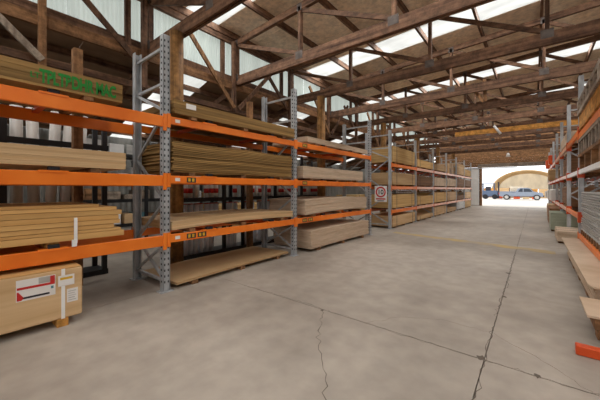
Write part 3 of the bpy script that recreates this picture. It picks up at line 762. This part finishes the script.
for q in range(2): one('skid', 'grey_y', t, 0.5 + .8*q, 0.6 + .8*q, 3.63, 4.2, 0, 0.03)
bm = NB(); box(bm, 0.27, 1.7, 3.3, 3.38, 0.0, 0.075); bev(bm, .006)
o = obj('floor_rail', bm, 'redorange', None, (1.0, 3.34, 0)); tag(o, 'orange red steel rail end lying on the floor at right', 'rail')
# corrugated grey sheets
t = thing('roofing_stack', 'stack of grey corrugated roofing sheets on wooden blocks', 'roofing', (1.2, 7.0, 0.459))
for k in range(10): one('bearer', 'tan_x', t, 0.74, 1.65, 5.72 + .26*k, 5.83 + .26*k, 0.459, 0.545)
src = None
for i in range(18):
    if src is None:
        bm = NB(); pr = None; n = 60
        for j in range(n + 1):
            y = 5.7 + 2.5*j/n; dz = 0.008*math.sin(j*1.05)
            c = [bm.verts.new((0.755, y, 0.55+dz)), bm.verts.new((1.6, y, 0.55+dz)), bm.verts.new((1.6, y, 0.572+dz)), bm.verts.new((0.755, y, 0.572+dz))]
            if pr:
                for a in range(4): bm.faces.new((pr[a], pr[(a+1) % 4], c[(a+1) % 4], c[a]))
            else: bm.faces.new(c[::-1])
            pr = c
        bm.faces.new(pr); o = src = obj('roofing_sheet', bm, 'zinc', t)
    else: o = src.copy(); C.objects.link(o); o.parent = t
    o.location = (R.uniform(-.012, .012), R.uniform(-.03, .03), 0.043 * i)
# crate on the pale beam
t = thing('slatted_crate', 'weathered slatted crate of blue grey goods above pale beam', 'crate', (1.2, 7.0, 1.759))
for k in range(4): one('bearer', 'tan_x', t, 0.72, 1.65, 5.8 + .75*k, 5.92 + .75*k, 1.759, 2.0)
one('base_plank', 'tan_y', t, 0.70, 0.82, 5.72, 8.2, 2.0, 2.05)
one('base_plank', 'tan_y', t, 1.4, 1.65, 5.72, 8.2, 2.0, 2.05)
for k in range(8): one('slat', 'grey_z', t, 0.71, 0.74, 5.75 + .33*k, 5.85 + .33*k, 2.05, 2.30)
one('top_rail', 'grey_y', t, 0.70, 0.74, 5.72, 8.2, 2.30, 2.36)
for k in range(6): 
    bm = NB(); tube(bm, (0.95, 5.95 + .4*k, 2.05), (0.95, 5.95 + .4*k, 2.3), 0.13, n=12); obj('canister', bm, 'teal' if k % 2 else 'zinc', t)
# timber and ladder crate on top
ridged_pack('timber_pack', 'yellow timber pack high on the right rack', 0.72, 1.7, 5.7, 8.25, 2.504, 0.34, 'new_y', 4, 401)
t = thing('slatted_pallet', 'weathered grey slatted pallet frame topmost on right rack', 'pallet', (1.2, 7.2, 2.847))
one('rail', 'grey_y', t, 0.69, 0.74, 5.6, 8.25, 2.847, 2.92); one('rail', 'grey_y', t, 0.69, 0.74, 5.6, 8.25, 3.06, 3.14)
one('rail', 'grey_y', t, 1.6, 1.65, 5.6, 8.25, 2.847, 2.92); one('rail', 'grey_y', t, 1.6, 1.65, 5.6, 8.25, 3.06, 3.14)
for k in range(7):
    one('block', 'grey_z', t, 0.69, 0.74, 5.65 + .4*k, 5.8 + .4*k, 2.92, 3.06); one('block', 'grey_z', t, 1.6, 1.65, 5.65 + .4*k, 5.8 + .4*k, 2.92, 3.06)
    one('slat', 'grey_x', t, 0.74, 1.6, 5.65 + .4*k, 5.78 + .4*k, 3.06, 3.08)
# same shelves nearer the camera, at the frame's edge
ridged_pack('timber_pack', 'tan board pack in the bay nearest the camera at right', 0.82, 1.55, 3.65, 5.5, 0.459, 0.8, 'pack', 12, 402)
# farther bays
ridged_pack('sheet_pack', 'low pale sheet pack jutting out past the tall right upright', 0.46, 1.6, 9.75, 10.95, 0, 0.31, 'mdf', 8, 410)
ridged_pack('sheet_pack', 'green wrapped pack on the floor farther along the right', 0.42, 1.6, 12.4, 13.62, 0, 0.6, 'pack_green', 6, 411)
ridged_pack('sheet_pack', 'brown pack on the floor toward the doorway at right', 0.45, 1.6, 13.88, 16.3, 0, 0.66, 'pack_dark', 8, 412)
ridged_pack('sheet_pack', 'pale pack on the floor nearest the doorway at right', 0.5, 1.6, 16.6, 19.0, 0, 0.66, 'ply', 8, 413)
fr = random.Random(51)
for bi in range(3, 8):
    for li, z in enumerate((0.844, 1.759, 2.604)):
        mt = fr.choice(['pack', 'pack_dark', 'ply', 'grey_y', 'mdf', 'pack']); h = fr.uniform(.3, .62)
        cn = {'pack': 'tan', 'pack_dark': 'brown', 'ply': 'blonde', 'grey_y': 'weathered', 'mdf': 'pale'}[mt]
        ridged_pack('timber_pack', '%s pack %s, %s bay beyond the tall right upright' % (cn, lvname[li+1], ORD[bi-3]), (0.82 - fr.uniform(0, .1)) if bi < 4 else 0.95, 1.62, YSR[bi] + .15, YSR[bi+1] - .15, z, h, mt, 6, 500 + bi*3 + li, 'packs in the right rack')
cl = random.Random(77)
for k in range(7):
    y = (16.6, 17.7, 19.3, 20.4, 22.0, 23.1, 23.6)[k]; z = (0.844, 1.759, 2.604)[k % 3]; hh = cl.uniform(.35, .55); dx = cl.uniform(.5, .62)
    bm = NB(); box(bm, dx, 0.93, y, y + cl.uniform(.5, .9), z, z + hh); bev(bm, .04)
    mt = ('white', 'redorange', 'ply')[(k * 2) % 3 if k % 4 else 0]
    o = obj('wrapped_bundle', bm, mt, None, (.6, y, z))
    tag(o, '%s wrapped bundle %s of the right rack, %s along' % ({'white': 'white', 'redorange': 'orange red', 'ply': 'tan'}[mt], lvname[1 + k % 3], ORD[k]), 'bundle', 'bundles at the right rack edge')
# orange drums/panels high up on the far right
for k, (y, z, h) in enumerate(((11.15, 3.0, .5), (13.9, 2.98, .45), (16.6, 2.95, .4))):
    pass

# ------------------------------------------------------------------ yard beyond the doorway
def px_world(): pass
t = thing('pickup_truck', 'pale blue pickup truck parked across the yard', 'truck', (-0.9, 46, 0))
L0, L1 = -3.3, 1.35; YF, YB = 45.2, 46.9
truck = t
prof = [(L0, .55), (L0, 1.0), (-1.55, 1.02), (-1.45, 1.05), (-1.25, 1.5), (-.95, 1.6), (-.2, 1.6), (.02, 1.52), (.42, 1.08), (1.2, 0.98), (L1, .86), (L1, .5), (1.1, .42), (-3.1, .42)]
bm = NB(); prism(bm, prof, 'y', YF, YB); bev(bm, .03); obj('body', bm, 'carpaint', t)
for (a, b_, c, d) in ((-1.22, -.72, -.98, -.72), (-.62, .28, -.62, -.02)):
    bm = NB(); prism(bm, [(a, 1.08), (b_, 1.08), (d, 1.5), (c, 1.5)], 'y', YF - .012, YF + .03); obj('side_window', bm, 'glass', t)
bm = NB(); prism(bm, [(.06, 1.5), (.40, 1.11), (.42, 1.12), (.09, 1.52)], 'y', YF + .1, YB - .1); obj('windscreen', bm, 'glass', t)
one('bumper', 'ink', t, L1 - .05, L1 + .1, YF + .05, YB - .05, .42, .62)
one('side_strip', 'ink', t, L0 + .5, L1 - .2, YF - .015, YF + .02, .43, .5)
one('tail_lamp', 'red', t, L0 - .02, L0 + .05, YF - .01, YF + .15, .72, .95)
for xw in (-2.45, .72):
    for yy in (YF - .03, YB - .2):
        bm = NB(); tube(bm, (xw, yy, .36), (xw, yy + .22, .36), .36, n=20); wo = obj('wheel', bm, 'tyre', t)
        bm = NB(); tube(bm, (xw, yy - .012, .36), (xw, yy + .23, .36), .22, n=16); obj('rim', bm, 'zinc', wo)
one('tray_rail', 'carpaint', t, L0 + .05, -1.55, YF, YF + .06, 1.0, 1.12); one('tray_rail', 'carpaint', t, L0 + .05, -1.55, YB - .06, YB, 1.0, 1.12)
truck.location.x -= 0.35; truck.scale = (.94, .94, .94)
# forklift-like blue machine
t = thing('forklift', 'dark blue forklift standing left in the bright yard', 'forklift', (-5.6, 45, 0))
bm = NB(); box(bm, -6.6, -4.8, 44.4, 45.5, .3, 1.15); bev(bm, .08); obj('body', bm, 'blue', t)
bm = NB(); box(bm, -6.6, -5.1, 44.45, 45.45, 2.05, 2.15); obj('overhead_guard', bm, 'blue', t)
for (x, y) in ((-6.5, 44.5), (-6.5, 45.4), (-5.2, 44.5), (-5.2, 45.4)): beamp('guard_post', 'blue', t, (x, y, 1.1), (x, y, 2.08), .08, .08)
for y in (44.6, 45.25): beamp('mast', 'ink', t, (-4.7, y, .1), (-4.7, y, 2.3), .1, .12); 
for y in (44.6, 45.25): one('fork', 'ink', t, -4.7, -3.7, y - .06, y + .06, .1, .15)
for x in (-6.2, -5.1):
    for y in (44.35, 45.35):
        bm = NB(); tube(bm, (x, y, .32), (x, y + .2, .32), .32, n=16); obj('wheel', bm, 'tyre', t)
t.location.x += 0.95; t.location.y += 3
bm = NB(); box(bm, -6.2, -5.6, 44.6, 45.3, 1.15, 1.7); bev(bm, .06); obj('seat', bm, 'ink', t)
# timber packs in the yard
yr = random.Random(61)
for k in range(9):
    x0 = -6.4 + 1.75 * k
    ridged_pack('yard_pack', '%s timber pack stacked in the yard, %s from the left' % (('golden', 'tan', 'brown')[k % 3], ORD[k]), x0, x0 + 1.6, 56, 58.5, 0, yr.uniform(1.1, 1.9), ('new_x', 'ply', 'canvas')[k % 3], 6, 600 + k, 'yard timber packs')
for k in range(5):
    x0 = -4.2 + 1.0 * k
    bm = NB(); box(bm, x0, x0 + .7, 50, 50.7, 0, .45 + .12 * (k % 2)); bev(bm, .03)
    tag(obj('crate', bm, 'redorange' if k % 2 == 0 else 'canvas_dark', None, (x0 + .35, 50.35, 0)), '%s crate on the yard behind the pickup, %s from left' % ('red' if k % 2 == 0 else 'tan', ORD[k]), 'crate', 'yard crates')
# hoop tent
t = thing('hoop_tent', 'large arched canvas tent with bare ribs across the yard', 'tent', (-0.2, 66, 0))
cx, rx, rz_, zb = -1.0, 4.9, 3.3, 1.3
bm = NB(); n = 28; rows = []
for q in range(9):
    y = 62 + q * 1.5; row = []
    for i in range(n + 1):
        a = math.pi * i / n; row.append(bm.verts.new((cx + rx*math.cos(a), y, zb + rz_*math.sin(a))))
    rows.append(row)
for q in range(8):
    for i in range(n):
        f = bm.faces.new((rows[q][i], rows[q][i+1], rows[q+1][i+1], rows[q+1][i])); f.smooth = True
cv = obj('canvas', bm, 'canvas', t); sm = cv.modifiers.new('thickness', 'SOLIDIFY'); sm.thickness = 0.04
for q in range(9):
    y = 62 + q * 1.5; bm = NB(); pr = None
    for i in range(n):
        a, b_ = math.pi*i/n, math.pi*(i+1)/n
        bar(bm, (cx + (rx-.1)*math.cos(a), y, zb + (rz_-.1)*math.sin(a)), (cx + (rx-.1)*math.cos(b_), y, zb + (rz_-.1)*math.sin(b_)), .1, .1, (0, 1, 0))
    obj('rib', bm, 'canvas_dark', t)
bm = NB(); prism(bm, [(cx + rx*math.cos(math.pi*i/n), zb + rz_*math.sin(math.pi*i/n)) for i in range(n + 1)], 'y', 74.02, 74.06); obj('end_canvas', bm, 'canvas', t)
for s in (-1, 1):
    for q in range(5):
        bm = NB(); box(bm, cx + s*rx - 1.1, cx + s*rx + 1.1, 62 + 2.45*q, 64.4 + 2.45*q, 0, 1.2 if True else 0); bev(bm, .03); obj('container_base', bm, 'iron' if s < 0 else 'blue', t)
